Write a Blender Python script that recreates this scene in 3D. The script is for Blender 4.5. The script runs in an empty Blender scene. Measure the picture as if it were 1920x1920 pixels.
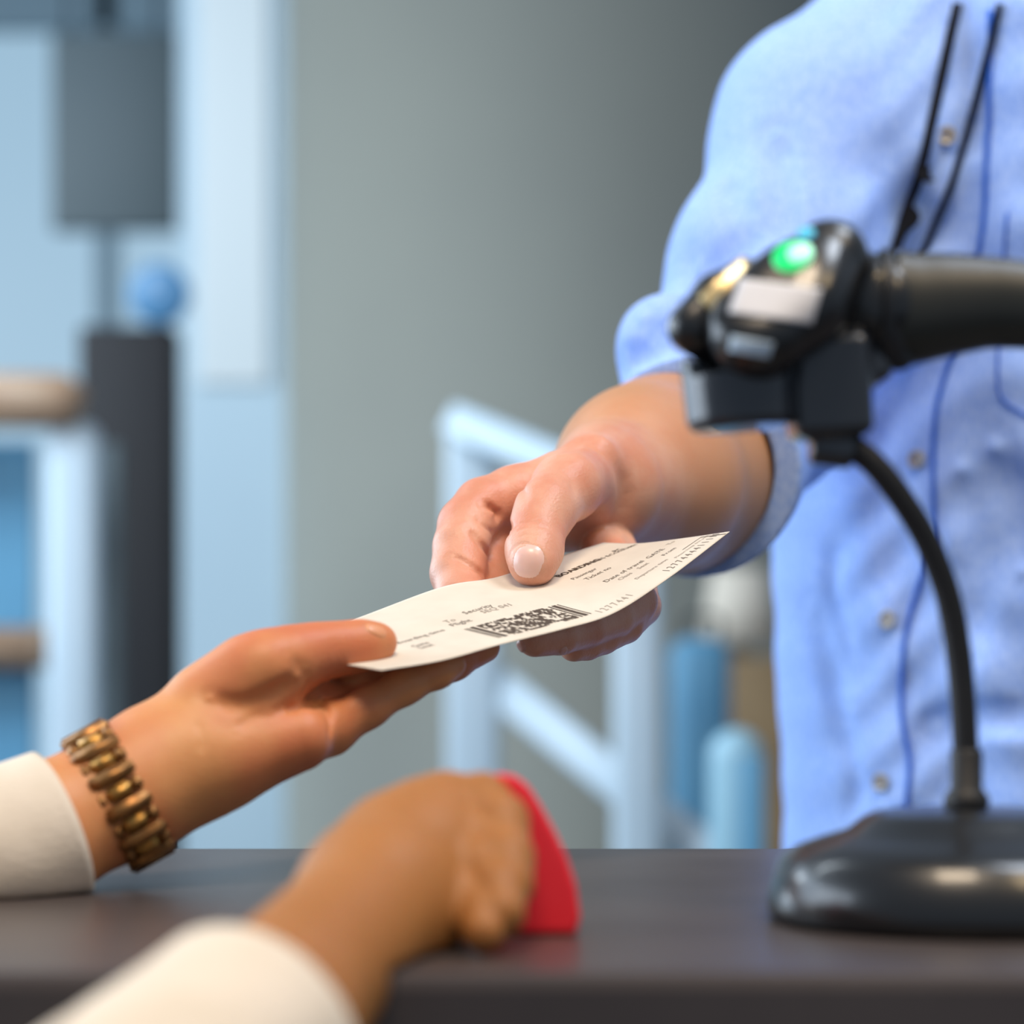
import bpy, bmesh, math, random
import numpy as np
from mathutils import Vector, Matrix

# ------------------------------------------------------------------ camera
F = 4600.0            # focal length in pixels of the 1920 px frame
HY = 1230.0           # image row of the horizon
CZ = 1.14             # camera height
S = bpy.context.scene
cam_d = bpy.data.cameras.new('camera')
cam = bpy.data.objects.new('camera', cam_d)
S.collection.objects.link(cam)
cam.location = (0, 0, CZ)
cam.rotation_euler = (math.pi / 2, 0, 0)
cam_d.sensor_width = 36.0
cam_d.lens = 36.0 * F / 1920
cam_d.shift_y = (HY - 960) / 1920
cam_d.clip_start = 0.02
cam_d.dof.use_dof = True
cam_d.dof.focus_distance = 1.045
cam_d.dof.aperture_fstop = 5.1
S.camera = cam

# ------------------------------------------------------------------ world, lights, exposure
S.view_settings.view_transform = 'Standard'
S.view_settings.look = 'None'
S.view_settings.gamma = 1
S.view_settings.use_curve_mapping = False
S.view_settings.exposure = 0.0
w = bpy.data.worlds.new('world')
S.world = w
w.use_nodes = True
w.node_tree.nodes['Background'].inputs[0].default_value = (0.62, 0.78, 1.0, 1)
w.node_tree.nodes['Background'].inputs[1].default_value = 0.36


def area(name, loc, target, size, power, col, size_y=None):
    l = bpy.data.lights.new(name, 'AREA')
    l.energy = power
    l.color = col
    l.size = size
    if size_y:
        l.shape = 'RECTANGLE'
        l.size_y = size_y
    o = bpy.data.objects.new(name, l)
    S.collection.objects.link(o)
    o.location = loc
    o.rotation_euler = (Vector(target) - Vector(loc)).to_track_quat('-Z', 'Y').to_euler()
    return o


area('ceiling_light', (-0.10, 0.20, 2.75), (0.02, 1.0, 1.1), 0.50, 22, (1.0, 0.80, 0.58))
area('ceiling_light', (0.75, 0.15, 2.4), (0.15, 1.1, 1.1), 0.4, 6, (1.0, 0.74, 0.42))
area('window_light', (-2.0, 1.1, 1.6), (0.15, 1.2, 1.2), 1.2, 27, (0.74, 0.86, 1.0))
area('window_light', (-2.6, 3.0, 1.9), (0.2, 1.4, 1.2), 1.8, 36, (0.66, 0.82, 1.0))
area('hall_fill', (-3.6, 4.6, 2.4), (0.0, 6.0, 1.3), 1.6, 105, (0.80, 0.92, 1.0))
area('hall_fill', (-1.7, 2.4, 3.1), (-0.6, 5.0, 1.4), 1.0, 75, (0.80, 0.91, 1.0))  # unseen light added to brighten the front of the pillar
area('shirt_fill', (0.7, 0.9, 2.6), (0.40, 1.45, 1.1), 0.5, 14, (0.80, 0.88, 1.0))  # extra lamp out of view, added so the shirt reads brighter


# ------------------------------------------------------------------ helpers
def P(px, py, D):
    """point seen at pixel px, py at distance D in front of the camera, in metres"""
    return np.array([D * (px - 960) / F, D, CZ - D * (py - HY) / F])


def proj(p):
    p = np.asarray(p, float)
    return np.stack([960 + F * p[..., 0] / p[..., 1], HY - F * (p[..., 2] - CZ) / p[..., 1]], -1)


def lin(c):
    if isinstance(c, str):
        c = [int(c[i:i + 2], 16) / 255 for i in (0, 2, 4)]
    return tuple((x / 12.92 if x <= 0.04045 else ((x + 0.055) / 1.055) ** 2.4) for x in c)


def mat(name, col, rough=0.5, metal=0.0, sss=0.0, sss_r=(1, .35, .2), sss_s=0.004, col2=None, nscale=20, ndetail=4,
        bump=0.0, bscale=200, spec=0.5, emit=None, es=0.0, coat=0.0, stretch=None, fac=1.0, trans=0.0):
    m = bpy.data.materials.new(name)
    m.use_nodes = True
    nt = m.node_tree
    b = nt.nodes['Principled BSDF']
    c = lin(col)
    b.inputs['Base Color'].default_value = (*c, 1)
    b.inputs['Roughness'].default_value = rough
    b.inputs['Metallic'].default_value = metal
    b.inputs['Specular IOR Level'].default_value = spec
    b.inputs['Coat Weight'].default_value = coat
    b.inputs['Transmission Weight'].default_value = trans
    if sss:
        b.inputs['Subsurface Weight'].default_value = sss
        b.inputs['Subsurface Radius'].default_value = sss_r
        b.inputs['Subsurface Scale'].default_value = sss_s
    if emit:
        b.inputs['Emission Color'].default_value = (*lin(emit), 1)
        b.inputs['Emission Strength'].default_value = es
    tc = nt.nodes.new('ShaderNodeTexCoord')
    src = tc.outputs['Object']
    if stretch:
        mp = nt.nodes.new('ShaderNodeMapping')
        mp.inputs['Scale'].default_value = stretch
        nt.links.new(src, mp.inputs['Vector'])
        src = mp.outputs['Vector']
    if col2:
        n = nt.nodes.new('ShaderNodeTexNoise')
        n.inputs['Scale'].default_value = nscale
        n.inputs['Detail'].default_value = ndetail
        nt.links.new(src, n.inputs['Vector'])
        r = nt.nodes.new('ShaderNodeValToRGB')
        r.color_ramp.elements[0].position = 0.35
        r.color_ramp.elements[1].position = 0.65
        r.color_ramp.elements[0].color = (*c, 1)
        c2 = lin(col2)
        r.color_ramp.elements[1].color = (*[c[i] + (c2[i] - c[i]) * fac for i in range(3)], 1)
        nt.links.new(n.outputs['Fac'], r.inputs['Fac'])
        nt.links.new(r.outputs['Color'], b.inputs['Base Color'])
    if bump:
        n = nt.nodes.new('ShaderNodeTexNoise')
        n.inputs['Scale'].default_value = bscale
        n.inputs['Detail'].default_value = 3
        nt.links.new(src, n.inputs['Vector'])
        bp = nt.nodes.new('ShaderNodeBump')
        bp.inputs['Strength'].default_value = bump
        bp.inputs['Distance'].default_value = 0.001
        nt.links.new(n.outputs['Fac'], bp.inputs['Height'])
        nt.links.new(bp.outputs['Normal'], b.inputs['Normal'])
    return m


def link(name, me, m=None, parent=None, smooth=True):
    o = bpy.data.objects.new(name, me)
    S.collection.objects.link(o)
    if m:
        me.materials.append(m)
    if smooth:
        me.polygons.foreach_set('use_smooth', [True] * len(me.polygons))
    if parent:
        o.parent = parent
        o.matrix_parent_inverse = parent.matrix_world.inverted() if parent.type != 'EMPTY' else \
            Matrix.Translation(parent.location).inverted()
    return o


def thing(name, label, cat, loc=(0, 0, 0), group=None):
    o = bpy.data.objects.new(name, None)
    S.collection.objects.link(o)
    o.location = Vector(loc)
    o.empty_display_size = 0.02
    return tag(o, label, cat, group)


def tag(o, label=None, cat=None, group=None, kind=None):
    if label: o['label'] = label
    if cat: o['category'] = cat
    if group: o['group'] = group
    if kind: o['kind'] = kind
    return o


def mesh(name, v, f):
    me = bpy.data.meshes.new(name)
    me.from_pydata([tuple(map(float, x)) for x in v], [], [tuple(map(int, x)) for x in f])
    me.validate()
    me.update()
    return me


def fixn(me):
    bm = bmesh.new()
    bm.from_mesh(me)
    bmesh.ops.recalc_face_normals(bm, faces=bm.faces)
    bm.to_mesh(me)
    bm.free()
    return me


def box(name, c, s, m, parent=None, rot=None, bev=0.0, smooth=False, seg=2):
    """bevelled box: centre c, size s, rot a 3x3 whose columns are its axes"""
    bm = bmesh.new()
    bmesh.ops.create_cube(bm, size=1)
    bmesh.ops.scale(bm, vec=Vector(s), verts=bm.verts)
    if bev:
        bmesh.ops.bevel(bm, geom=list(bm.edges), offset=bev, segments=seg, affect='EDGES', profile=0.5)
    if rot is not None:
        bmesh.ops.transform(bm, matrix=Matrix([list(r) for r in rot]).to_4x4(), verts=bm.verts)
    bmesh.ops.translate(bm, vec=Vector(c), verts=bm.verts)
    me = bpy.data.meshes.new(name)
    bm.to_mesh(me)
    bm.free()
    return link(name, me, m, parent, smooth=smooth)


def catmull(pts, n=8):
    pts = [np.array(p, float) for p in pts]
    q = [2 * pts[0] - pts[1]] + pts + [2 * pts[-1] - pts[-2]]
    out = []
    for i in range(1, len(q) - 2):
        for j in range(n):
            t = j / n
            a, b, c, d = q[i - 1:i + 3]
            out.append(0.5 * ((2 * b) + (c - a) * t + (2 * a - 5 * b + 4 * c - d) * t * t + (3 * b - a - 3 * c + d) * t ** 3))
    out.append(pts[-1])
    return np.array(out)


def tube(name, pts, rad, m, parent=None, seg=16, cap=True, sx=1.0, up=None):
    """sweep along pts (rows) with radius rad (scalar or per row)"""
    pts = np.asarray(pts, float)
    n = len(pts)
    rad = np.full(n, rad) if np.isscalar(rad) else np.asarray(rad)
    T = np.gradient(pts, axis=0)
    T /= np.linalg.norm(T, axis=1)[:, None]
    u = np.array(up if up is not None else (0.13, 0.2, 0.97), float)
    V = []
    for i in range(n):
        u = u - T[i] * u.dot(T[i])
        u /= np.linalg.norm(u)
        b = np.cross(T[i], u)
        for k in range(seg):
            a = 2 * math.pi * k / seg
            V.append(pts[i] + rad[i] * (math.cos(a) * u + math.sin(a) * b * sx))
    Fc = []
    for i in range(n - 1):
        for k in range(seg):
            a, b2 = i * seg + k, i * seg + (k + 1) % seg
            Fc.append((a, b2, b2 + seg, a + seg))
    if cap:
        Fc.append(tuple(range(seg))[::-1])
        Fc.append(tuple((n - 1) * seg + k for k in range(seg)))
    return link(name, fixn(mesh(name, V, Fc)), m, parent)


def lathe(name, prof, c, m, parent=None, seg=48, axis=(0, 0, 1), xd=None):
    """prof rows (r, h) about an axis through c"""
    ax = np.array(axis, float)
    ax /= np.linalg.norm(ax)
    a = np.array(xd if xd is not None else ((1, 0, 0) if abs(ax[0]) < .8 else (0, 1, 0)), float)
    a -= ax * a.dot(ax)
    a /= np.linalg.norm(a)
    b = np.cross(ax, a)
    V = []
    for r, h in prof:
        for k in range(seg):
            t = 2 * math.pi * k / seg
            V.append(np.array(c) + ax * h + max(r, 1e-6) * (math.cos(t) * a + math.sin(t) * b))
    Fc = []
    for i in range(len(prof) - 1):
        for k in range(seg):
            p, q = i * seg + k, i * seg + (k + 1) % seg
            Fc.append((p, q, q + seg, p + seg))
    if prof[0][0] > 1e-5: Fc.append(tuple(range(seg))[::-1])
    if prof[-1][0] > 1e-5: Fc.append(tuple((len(prof) - 1) * seg + k for k in range(seg)))
    return link(name, fixn(mesh(name, V, Fc)), m, parent)


# ------------------------------------------------------------------ distance fields
def smin(a, b, k):
    if k <= 0: return np.minimum(a, b)
    h = np.maximum(k - np.abs(a - b), 0) / k
    return np.minimum(a, b) - h * h * k * 0.25


def smax(a, b, k): return -smin(-a, -b, k)


def cone(a, b, ra, rb, flat=None):
    a = np.asarray(a, float); b = np.asarray(b, float)
    ab = b - a; L2 = ab.dot(ab) + 1e-12

    def f(p):
        q = p - a
        if flat is not None:
            n, s = flat
            n = np.asarray(n, float); n = n / np.linalg.norm(n)
            q = q + (q @ n)[:, None] * n * (s - 1)
        t = np.clip(q @ ab / L2, 0, 1)
        t3 = t
        return np.linalg.norm(q - t[:, None] * ab, axis=1) - (ra + (rb - ra) * t3)
    return f


def chain(J, k=0.003):
    """J rows (px, py, D, radius mm): a tapering limb through the joints"""
    pts = [P(*j[:3]) for j in J]
    fs = [cone(pts[i], pts[i + 1], J[i][3] / 1000, J[i + 1][3] / 1000) for i in range(len(J) - 1)]

    def f(p):
        d = fs[0](p)
        for g in fs[1:]: d = smin(d, g(p), k)
        return d
    return f


def blend(fs, k):
    def f(p):
        d = fs[0](p)
        for g in fs[1:]: d = smin(d, g(p), k)
        return d
    return f


def trace(f, px, py, D0=0.6, D1=2.0):
    """distance at which the ray through a pixel meets the field"""
    D = D0
    for _ in range(200):
        d = f(P(px, py, D)[None])[0]
        if d < 2e-5: break
        D += d * 0.8
        if D > D1: return None
    return D


def seg_dist(p, a, b):
    ab = b - a
    t = np.clip((p - a) @ ab / (ab.dot(ab) + 1e-12), 0, 1)
    return np.linalg.norm(p - a - t[:, None] * ab, axis=1)


def grooves(f, lines):
    """lines rows (pixel polyline, width mm, depth mm; negative depth raises a ridge), pressed into f along the ray hits"""
    L = []
    for pl, wd, dp in lines:
        q = []
        for (x, y) in pl:
            D = trace(f, x, y)
            if D is not None: q.append(P(x, y, D))
        if len(q) > 1: L.append((catmull(q, 3), wd / 1000, dp / 1000))

    def g(p):
        d = f(p)
        add = np.zeros(len(p))
        for q, wd, dp in L:
            m = 2.6 * wd
            near = np.flatnonzero(((p > q.min(0) - m) & (p < q.max(0) + m)).all(1))
            if not len(near): continue
            pn = p[near]
            s = seg_dist(pn, q[0], q[1])
            for i in range(1, len(q) - 1): s = np.minimum(s, seg_dist(pn, q[i], q[i + 1]))
            ends = np.minimum(np.linalg.norm(pn - q[0], axis=1), np.linalg.norm(pn - q[-1], axis=1)) / (2.2 * wd)
            add[near] += dp * np.exp(-(s / wd) ** 2) * np.clip(ends, 0, 1)
        return d + add
    return g


def polygonize(f, lo, hi, h, name):
    """surface nets over the box lo..hi with voxel h; evaluates finely only near the surface"""
    lo = np.array(lo, float); hi = np.array(hi, float)
    c = 4
    n = (np.ceil((hi - lo) / (h * c)).astype(int) + 1)
    gx = [lo[i] + np.arange(n[i]) * h * c for i in range(3)]
    G = np.stack(np.meshgrid(*gx, indexing='ij'), -1).reshape(-1, 3)
    coarse = f(G).reshape(n)
    N = (n - 1) * c + 1
    val = np.repeat(np.repeat(np.repeat(coarse, c, 0), c, 1), c, 2)[:N[0], :N[1], :N[2]]
    near = np.abs(coarse) < h * c * 2.2
    big = np.repeat(np.repeat(np.repeat(near, c, 0), c, 1), c, 2)
    sh = c // 2
    pad = np.pad(big, sh, mode='edge')
    big = pad[:N[0], :N[1], :N[2]] | pad[sh * 2:sh * 2 + N[0], sh * 2:sh * 2 + N[1], sh * 2:sh * 2 + N[2]] | big[:N[0], :N[1], :N[2]]
    idx = np.argwhere(big)
    for s in range(0, len(idx), 400000):
        ii = idx[s:s + 400000]
        val[ii[:, 0], ii[:, 1], ii[:, 2]] = f(lo + ii * h)
    inside = val < 0
    cells = np.zeros(N - 1, bool)
    cs = [inside[i:N[0] - 1 + i, j:N[1] - 1 + j, k:N[2] - 1 + k] for i in (0, 1) for j in (0, 1) for k in (0, 1)]
    a = np.logical_and.reduce(cs); o = np.logical_or.reduce(cs)
    cells = o & ~a
    ci = np.argwhere(cells)
    vid = -np.ones(N - 1, int)
    vid[cells] = np.arange(len(ci))
    acc = np.zeros((len(ci), 3)); cnt = np.zeros(len(ci))
    corners = [(i, j, k) for i in (0, 1) for j in (0, 1) for k in (0, 1)]
    for A in corners:
        for ax in range(3):
            if A[ax]: continue
            B = list(A); B[ax] = 1
            va = val[ci[:, 0] + A[0], ci[:, 1] + A[1], ci[:, 2] + A[2]]
            vb = val[ci[:, 0] + B[0], ci[:, 1] + B[1], ci[:, 2] + B[2]]
            m = (va < 0) != (vb < 0)
            t = np.where(m, va / np.where(np.abs(va - vb) < 1e-12, 1e-12, va - vb), 0)
            p = np.tile(np.array(A, float), (len(ci), 1))
            p[:, ax] = t
            acc[m] += p[m]; cnt[m] += 1
    V = lo + (ci + acc / np.maximum(cnt, 1)[:, None]) * h
    e = h * 0.5
    for _ in range(1):
        d = f(V)
        g = np.stack([(f(V + np.eye(3)[i] * e) - f(V - np.eye(3)[i] * e)) / (2 * e) for i in range(3)], -1)
        V = V - np.clip(d / (np.sum(g * g, 1) + 1e-6), -h * .4, h * .4)[:, None] * g
    Q = []
    for ax in range(3):
        b1, b2 = [i for i in range(3) if i != ax]
        sl0 = [slice(None)] * 3; sl1 = [slice(None)] * 3
        sl0[ax] = slice(0, N[ax] - 1); sl1[ax] = slice(1, N[ax])
        cross = inside[tuple(sl0)] != inside[tuple(sl1)]
        E = np.argwhere(cross)
        E = E[(E[:, b1] > 0) & (E[:, b2] > 0) & (E[:, b1] < N[b1] - 1) & (E[:, b2] < N[b2] - 1)]
        o1 = np.zeros(3, int); o1[b1] = 1
        o2 = np.zeros(3, int); o2[b2] = 1
        q = [E - o1 - o2, E - o2, E, E - o1]
        ids = np.stack([vid[t[:, 0], t[:, 1], t[:, 2]] for t in q], -1)
        flip = inside[E[:, 0], E[:, 1], E[:, 2]] ^ (ax == 1)
        ids[~flip] = ids[~flip][:, ::-1]
        Q.append(ids[(ids >= 0).all(1)])
    Q = np.concatenate(Q)
    me = bpy.data.meshes.new(name)
    me.vertices.add(len(V)); me.vertices.foreach_set('co', V.astype(np.float32).ravel())
    me.loops.add(len(Q) * 4); me.loops.foreach_set('vertex_index', Q.astype(np.int32).ravel())
    me.polygons.add(len(Q))
    me.polygons.foreach_set('loop_start', np.arange(0, len(Q) * 4, 4, dtype=np.int32))
    me.polygons.foreach_set('loop_total', np.full(len(Q), 4, np.int32))
    me.update(calc_edges=True)
    me.validate()
    return me


def nrm(f, p, e=2e-4):
    g = np.array([f((p + np.eye(3)[i] * e)[None])[0] - f((p - np.eye(3)[i] * e)[None])[0] for i in range(3)])
    return g / (np.linalg.norm(g) + 1e-12)


def nail(name, f, px, py, tip, L, W, m, parent, lift=0.0005, curl=0.25):
    """a fingernail plate laid on field f around a pixel, long axis towards the pixel tip"""
    D = trace(f, px, py)
    c = P(px, py, D)
    n = nrm(f, c)
    d = P(tip[0], tip[1], D) - c
    d -= n * d.dot(n); d /= np.linalg.norm(d)
    s = np.cross(n, d)
    R, A = 10, 28
    V = [c]
    Fc = []
    for i in range(1, R + 1):
        for k in range(A):
            t = 2 * math.pi * k / A
            ex = 2.6
            ct, st = math.cos(t), math.sin(t)
            rr = (abs(ct) ** ex + abs(st) ** ex) ** (-1 / ex) * i / R
            V.append(c + d * (ct * rr * L / 2) + s * (st * rr * W / 2))
    out = []
    for i, p in enumerate(V):
        for _ in range(6):
            p = p - n * f(p[None])[0] * 0.8
        e = 0 if i == 0 else ((i - 1) // A + 1) / R
        off = lift * (1 - e ** 6) - 0.0004 * e ** 8
        out.append(p + n * off)
    for k in range(A):
        Fc.append((0, 1 + k, 1 + (k + 1) % A))
    for i in range(R - 1):
        for k in range(A):
            a = 1 + i * A + k; b = 1 + i * A + (k + 1) % A
            Fc.append((a, b, b + A, a + A))
    return link(name, fixn(mesh(name, out, Fc)), m, parent)


# ------------------------------------------------------------------ materials
M = dict(
    skin_man=mat('skin_man', 'dca68c', 0.42, sss=0.3, sss_s=0.005, col2='d18c70', nscale=45, bump=0.25, bscale=900, spec=0.45),
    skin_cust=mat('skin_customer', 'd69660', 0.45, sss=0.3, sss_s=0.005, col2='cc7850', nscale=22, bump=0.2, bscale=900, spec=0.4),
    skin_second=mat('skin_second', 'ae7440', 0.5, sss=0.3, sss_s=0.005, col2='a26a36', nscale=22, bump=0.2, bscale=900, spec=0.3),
    nail=mat('nail', 'e9bfb2', 0.3, sss=0.3, sss_s=0.002, spec=0.6),
    nail_warm=mat('nail_warm', 'dc9a70', 0.35, sss=0.3, sss_s=0.002),
    nail_pale=mat('nail_pale', 'd8a494', 0.3, sss=0.3, sss_s=0.002),
    shirt=mat('chambray', '8fb0f2', 0.85, col2='a9c5fa', nscale=420, ndetail=3, bump=0.4, bscale=900, spec=0.2, stretch=(1, 1, .5)),
    shirt_edge=mat('chambray_edge', '2a5fc0', 0.85, spec=0.2),
    white_cloth=mat('white_cloth', 'e4d8c8', 0.8, col2='dcd0be', nscale=30, bump=0.3, bscale=500, spec=0.2),
    button=mat('button', 'a8a090', 0.3, col2='8a8272', nscale=500, coat=0.5),
    cord=mat('dark_cord', '0c0d14', 0.8, bump=0.3, bscale=900, spec=0.2),
    paper=mat('paper', 'd9cfc0', 0.75, col2='d4c9ba', nscale=60, spec=0.25),
    ink=mat('ink', '4a3c30', 0.8), ink_soft=mat('ink_soft', 'a3978a', 0.8),
    ink_mid=mat('ink_mid', '80756a', 0.8),
    plastic=mat('black_plastic', '1c1e22', 0.38, bump=0.15, bscale=1500),
    plastic_soft=mat('black_rubber', '121214', 0.55, bump=0.2, bscale=1200),
    gloss=mat('gloss_black', '17181a', 0.3, coat=0.3),
    grip=mat('grip', '2b2c28', 0.42, col2='242622', nscale=30),
    label=mat('label_white', 'cdcdd2', 0.6), plate=mat('plate_grey', 'c4d8e8', 0.4),
    panel=mat('side_glint', 'f2d8a0', 0.35, metal=.7),  # pale gold stands in for warm light reflected on the trim
    green=mat('green_light', '00c060', 0.3, emit='00d070', es=0.9),
    mint=mat('mint_light', 'a0f0d0', 0.3, emit='a8f5d0', es=1.0),
    cyan=mat('cyan_light', '40b0d0', 0.3, emit='40b0d8', es=0.6),
    gold=mat('bronze_link', 'ac7c48', 0.42, metal=0.8, col2='8a6038', nscale=300),
    gold2=mat('gold_link', 'b98a48', 0.38, metal=0.85),
    ring=mat('gold_ring', 'e0a838', 0.2, metal=1.0),
    red=mat('red_cover', 'ff3444', 0.5, col2='ff2c3c', nscale=40, spec=0.4),
    counter=mat('counter_laminate', '4a4240', 0.35, col2='423a38', nscale=12),
    counter_edge=mat('counter_edge', '3a3436', 0.4),
    white_metal=mat('white_rail', 'b4c6d2', 0.45, col2='aec2cf', nscale=5),
    wood=mat('handrail_wood', 'b09880', 0.5, col2='94745a', nscale=12, stretch=(1, 8, 8)),
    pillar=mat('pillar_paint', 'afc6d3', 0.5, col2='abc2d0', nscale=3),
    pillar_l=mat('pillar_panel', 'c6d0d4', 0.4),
    column=mat('column_grey', '8c8e86', 0.6, col2='888a83', nscale=2),
    wall=mat('wall_olive', '77736a', 0.8, col2='66635a', nscale=2),
    floor=mat('floor_stone', '6d6f70', 0.35, col2='646668', nscale=4),
    dark=mat('dark_panel', '121319', 0.7, col2='111217', nscale=4),
    slate=mat('slate_panel', '4d5a60', 0.6), sign_blue=mat('sign_blue', '4a7fa8', 0.4),
    blue=mat('blue_shell', '5a96b8', 0.5, col2='548eb0', nscale=6),
    paleblue=mat('pale_blue_shell', '8fb8ca', 0.4),
    brown=mat('brown_leather', '8a7250', 0.6, col2='7c6546', nscale=8),
    cream=mat('cream_shade', 'd8cfc0', 0.8),
    glass=mat('window_daylight', '304050', 0.4, emit='9cbdd2', es=0.9),
    frame=mat('window_frame', '6f8896', 0.5),
)

def tan_forearm(m, c_tan, y0, y1):
    """the forearm is tanned, the hand is not: blend the base colour along the arm"""
    nt = m.node_tree
    b = nt.nodes['Principled BSDF']
    src = b.inputs['Base Color'].links[0].from_socket
    tc = nt.nodes.new('ShaderNodeTexCoord'); sp_ = nt.nodes.new('ShaderNodeSeparateXYZ')
    nt.links.new(tc.outputs['Object'], sp_.inputs[0])
    mr = nt.nodes.new('ShaderNodeMapRange'); mr.inputs['From Min'].default_value = y0; mr.inputs['From Max'].default_value = y1
    nt.links.new(sp_.outputs['Y'], mr.inputs['Value'])
    mx = nt.nodes.new('ShaderNodeMix'); mx.data_type = 'RGBA'
    nt.links.new(mr.outputs['Result'], mx.inputs['Factor'])
    nt.links.new(src, mx.inputs['A']); mx.inputs['B'].default_value = (*lin(c_tan), 1)
    nt.links.new(mx.outputs['Result'], b.inputs['Base Color'])


tan_forearm(M['skin_man'], 'c08a60', 1.12, 1.20)

# ------------------------------------------------------------------ setting
floor_o = box('floor', (0.3, 5.5, -0.05), (14, 15, 0.1), M['floor']); tag(floor_o, kind='structure')
wb = box('wall_back', (1.95, 8.55, 1.75), (5.3, 0.1, 3.5), M['wall']); tag(wb, kind='structure')
sk = box('baseboard_back', (1.95, 8.485, 0.06), (5.3, 0.03, 0.12), M['dark']); tag(sk, kind='structure')


def px_box(name, x0, x1, y0, y1, D, depth, m, parent=None, bev=0.0):
    a = P(x0, y0, D); b = P(x1, y1, D)
    return box(name, ((a[0] + b[0]) / 2, D + depth / 2, (a[2] + b[2]) / 2), (b[0] - a[0], depth, a[2] - b[2]), m, parent, bev=bev, smooth=bev > 0)


def up_box(name, x0, x1, ytop, D, depth, m, parent=None, bev=0.0, zbase=0.0):
    """a box standing on the floor, its front face at distance D"""
    a = P(x0, ytop, D); b = P(x1, ytop, D)
    return box(name, ((a[0] + b[0]) / 2, D + depth / 2, (a[2] + zbase) / 2), (b[0] - a[0], depth, a[2] - zbase), m, parent, bev=bev, smooth=bev > 0)


# big window front at the back left
win = bpy.data.objects.new('window_1', None); S.collection.objects.link(win); win.location = (-2.6, 8.5, 0)
tag(win, kind='structure')
for i in range(4):
    x = -4.4 + i * 1.0
    box('pane', (x + .5, 8.53, 1.85), (0.94, 0.02, 2.9), M['glass'], win)
for i in range(5):
    box('mullion', (-4.4 + i * 1.0, 8.5, 1.75), (0.07, 0.12, 3.5), M['frame'], win)
box('window_sill', (-2.4, 8.47, 0.2), (4.1, 0.2, 0.4), M['frame'], win)
box('window_head', (-2.4, 8.5, 3.4), (4.1, 0.12, 0.2), M['frame'], win)

wb = box('wall_left', (-6.0, 8.55, 1.75), (3.2, 0.1, 3.5), M['wall']); tag(wb, kind='structure')

# pale blue pillar with a lighter panel
pil = up_box('trim_1', 335, 708, -1200, 5.9, 0.12, M['pillar']); pil['kind'] = 'structure'; pil.name = 'pillar'
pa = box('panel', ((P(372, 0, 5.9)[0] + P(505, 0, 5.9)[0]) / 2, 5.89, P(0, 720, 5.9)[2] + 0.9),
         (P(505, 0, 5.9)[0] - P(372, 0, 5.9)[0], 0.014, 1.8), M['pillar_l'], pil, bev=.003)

# round grey column behind it
R = 0.70
col = lathe('column', [(R + .03, 0), (R + .03, .1), (R, .12), (R, 3.5)], (P(1010, 0, 6.0)[0] + .06, 6.1, 0), M['column'], seg=96)
col['kind'] = 'structure'

# dark free-standing post left of the pillar with a round blue sign on it
t = thing('information_pillar', 'tall dark free-standing panel beside the pale blue pillar', 'display', P(235, 1230, 4.6) * np.array([1, 1, 0]))
up_box('body', 146, 326, 610, 4.6, 0.12, M['dark'], t, bev=.01)
up_box('foot', 140, 336, 4900, 4.55, 0.22, M['dark'], t)
c = P(292, 545, 4.6)
o = lathe('sign_disc', [(0, -.012), (.052, -.012), (.058, -.006), (.058, .006), (.052, .012), (0, .012)], c + np.array([0, .05, 0]), M['sign_blue'], t, axis=(0, 1, 0))
o['label'] = 'round blue sign'
tube('sign_stem', [P(292, 625, 4.66), P(292, 560, 4.66)], .006, M['dark'], t, seg=8)
t = thing('hanging_sign', 'dark grey hanging board high beside the pale blue pillar', 'sign', P(215, 300, 6.4))
px_box('board', 95, 335, 60, 430, 6.4, 0.06, M['slate'], t, bev=.01)
for x in (130, 300):
    a = P(x, 60, 6.43)
    tube('hanger', [a, a + np.array([0, 0, 1.1])], .006, M['dark'], t, seg=8)

# railing on the left with a wooden handrail
t = thing('railing', 'pale railing with a wooden handrail at the far left', 'railing', P(130, 1230, 3.7) * np.array([1, 1, 0]))
up_box('post', 84, 182, 790, 3.7, 0.05, M['white_metal'], t, bev=.02)
a = P(-260, 760, 2.55)
o = tube('handrail', [P(-300, 752, 3.7), P(60, 752, 3.7), P(118, 752, 3.7), P(150, 765, 3.7)], [.042, .042, .042, .03], M['wood'], t)
o['label'] = 'wooden handrail'
tube('crossbar', [P(-300, 1215, 3.75), P(90, 1215, 3.75)], .033, M['wood'], t)
up_box('infill_panel', -300, 62, 830, 3.8, 0.02, M['blue'], t)
up_box('post', 188, 222, 830, 3.9, 0.05, M['slate'], t)

# white stair railing in the middle
t = thing('stair_railing', 'white stair railing with sloping bars behind the two hands', 'railing', P(885, 1230, 3.8) * np.array([1, 1, 0]))
up_box('post', 836, 936, 800, 3.8, 0.07, M['white_metal'], t, bev=.012)
up_box('post', 1152, 1242, 990, 3.55, 0.07, M['white_metal'], t, bev=.012)


def bar(name, a, b, wd, dp, m, parent):
    a = np.array(a); b = np.array(b)
    d = b - a; L = np.linalg.norm(d); d /= L
    y = np.array([0, 1, 0.]); y -= d * y.dot(d); y /= np.linalg.norm(y)
    z = np.cross(d, y)
    return box(name, (a + b) / 2, (L, dp, wd), m, parent, rot=np.stack([d, y, z], 1), bev=min(wd, dp) * .2, smooth=True)


bar('handrail', P(850, 790, 3.83), P(1320, 985, 3.5), .054, .05, M['white_metal'], t)
bar('lower_bar', P(900, 1258, 3.86), P(1420, 1680, 3.55), .06, .04, M['white_metal'], t)
bar('lower_bar', P(850, 1600, 3.9), P(1250, 1925, 3.6), .06, .04, M['white_metal'], t)

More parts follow.
